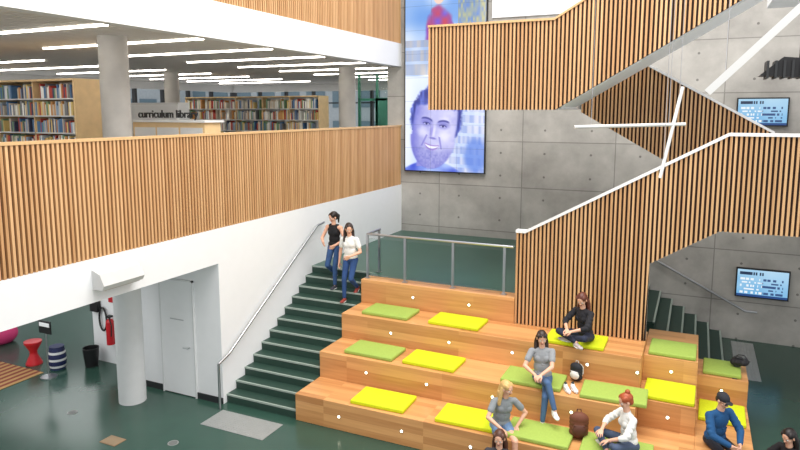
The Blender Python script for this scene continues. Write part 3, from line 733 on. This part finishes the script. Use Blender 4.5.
person('woman_seated',(-2.6,9.38,0.0),215,(0,-.02,.60),(-.08,.22,1),(-.08,.46,.085),(.12,.42,.085),(-.22,.16,.62),(.12,.34,.70),(-.55,.75,-.25),(140,146,150),(110,140,176),(214,176,112),
    hair='long',sleeve='short',legs='shorts',kpL=(-.1,1,.8),kpR=(.1,1,.8),epL=(-1,-.2,0),epR=(1,-.3,-.2),shoe=(240,238,235))
person('woman_seated',(-.72,9.45,0.5),125,(0,-.05,.175),(0,.12,1),(.13,.27,.15),(-.10,.36,.15),(-.12,.34,.30),(.10,.34,.36),(.1,.9,-.35),(232,232,228),(70,84,110),(168,80,44),
    hair='bun',sleeve='mid',kpL=(-1,.3,.3),kpR=(1,.3,.3),footL=(1,.3,0),footR=(-1,.3,0),epL=(-1,-.3,-.2),epR=(1,-.3,-.2),shoe=(230,225,220))
person('woman_seated',(-2.4,8.6,0.0),190,(0,-.02,.11),(0,-.06,1),(-.09,.62,.085),(.12,.55,.085),(-.1,.34,.34),(.12,.3,.34),(.1,.9,-.25),(60,60,66),(40,44,56),(84,50,36),
    hair='long',sleeve='short',kpL=(-.2,.3,1),kpR=(.2,.3,1))
person('man_seated',(.48,10.28,0.0),222,(0,-.02,.61),(0,.16,1),(-.12,.44,.085),(.14,.42,.085),(-.08,.38,.70),(.10,.38,.70),(-.1,.9,-.35),(24,78,126),(36,38,48),(50,36,28),
    hair='cap',glasses='on',sleeve='long',male=True,kpL=(-.2,1,.8),kpR=(.2,1,.8),epL=(-1,-.3,-.3),epR=(1,-.3,-.3),shoe=(40,40,44),pnL=(1,0,0),pnR=(-1,0,0))
person('woman_seated',(1.5,10.5,0.0),130,(0,-.02,.12),(0,.12,1),(.13,.27,.10),(-.10,.36,.10),(-.1,.34,.26),(.12,.34,.26),(-.1,.9,-.4),(30,28,32),(34,34,40),(30,22,22),
    hair='long',sleeve='long',kpL=(-1,.3,.3),kpR=(1,.3,.3),footL=(1,.3,0),footR=(-1,.3,0),epL=(-1,-.3,-.2),epR=(1,-.3,-.2))

# ---------------------------------------------------------------- bags, shoes
def backpack(name,loc,rz,col,col2,sc=1.0,lie=0):
    F=Fig(); I=np.eye(3)
    for z in (.1,.18,.26,.32): F.ell((0,0,z),(.155,.095,.11),I,'a')
    F.ell((0,-.085,.15),(.115,.055,.10),I,'b'); F.cap((-.1,-.098,.235),(.1,-.098,.235),.008,.008,'b')
    for s in (-1,1):
        pts=[(s*.06,.08,.38),(s*.085,.15,.3),(s*.09,.15,.16),(s*.08,.09,.06)]
        for a,b in zip(pts[:-1],pts[1:]): F.cap(a,b,.016,.014,'b')
    pts=[(-.035,.03,.42),(-.03,.03,.465),(.03,.03,.465),(.035,.03,.42)]
    for a,b in zip(pts[:-1],pts[1:]): F.cap(a,b,.009,.009,'b')
    o=F.build(name,{'a':mat('bagc_'+str(col),col,0.7,nscale=20),'b':mat('bagc_'+str(col2),col2,0.7,nscale=20)},0.008)
    o.location=loc; o.rotation_euler=(math.radians(lie),0,math.radians(rz)); o.scale=(sc,)*3
backpack('backpack',(-1.43,9.62,.515),15,(110,62,42),(84,46,32),0.95)
backpack('backpack',(-1.65,10.6,1.01),-20,(30,34,42),(225,225,222),0.72)
backpack('shoulder_bag',(.75,12.42,1.10),60,(34,34,38),(60,60,64),0.7,80)
def shoes(loc,rz):
    F=Fig(); I=np.eye(3)
    for x in (-.06,.06):
        F.ell((x,0,.012),(.043,.135,.014),I,'s'); F.cap((x,-.08,.05),(x,-.075,.075),.036,.034,'a'); F.cap((x,-.07,.045),(x,.05,.035),.038,.034,'a'); F.ell((x,.07,.032),(.041,.06,.03),I,'a')
        F.ell((x,-.075,.105),(.024,.03,.02),I,'b')
    o=F.build('pair_of_sneakers',{'a':mat('shoe_white',(236,236,238),0.6,noise=0),'s':sole,'b':dark},0.005); o.location=loc; o.rotation_euler=(0,0,math.radians(rz))
shoes((-1.66,10.15,1.003),-150)
mb=MB(); mb.box(0.75,0.83,11.94,11.99,0.951,0.96,black); mb.box(.755,.825,11.945,11.985,.96,.962,mat('screen_glass',(70,90,120),0.2)); mb.obj('mobile_phone',bevel=0.002)

# ---------------------------------------------------------------- world, lights, camera
w=bpy.data.worlds.new('World'); S.world=w; w.use_nodes=True
bg=w.node_tree.nodes['Background']; bg.inputs[0].default_value=(0.98,0.98,1.0,1); bg.inputs[1].default_value=1.15
def area(name,loc,rot,sx,sy,power,col=(1,1,1)):
    l=bpy.data.lights.new(name,'AREA'); l.shape='RECTANGLE'; l.size=sx; l.size_y=sy; l.energy=power; l.color=col
    o=bpy.data.objects.new(name,l); o.location=loc; o.rotation_euler=rot; S.collection.objects.link(o)
area('skylight',(-1,8,13),(0,0,0),9,10,1950,(1,0.955,0.90))
area('lower_ceiling_light',(-12,7.0,2.68),(0,0,0),3,3,80)
area('lower_ceiling_light_b',(-15,11.5,2.68),(0,0,0),4,3,80)
cam=bpy.data.cameras.new('Camera'); co=bpy.data.objects.new('Camera',cam); S.collection.objects.link(co); S.camera=co
cam.sensor_width=36; cam.lens=36*640/800; cam.shift_y=-29/800
co.location=(0,0,5.5); co.rotation_euler=(math.radians(90-7.477),0,math.radians(24.93))
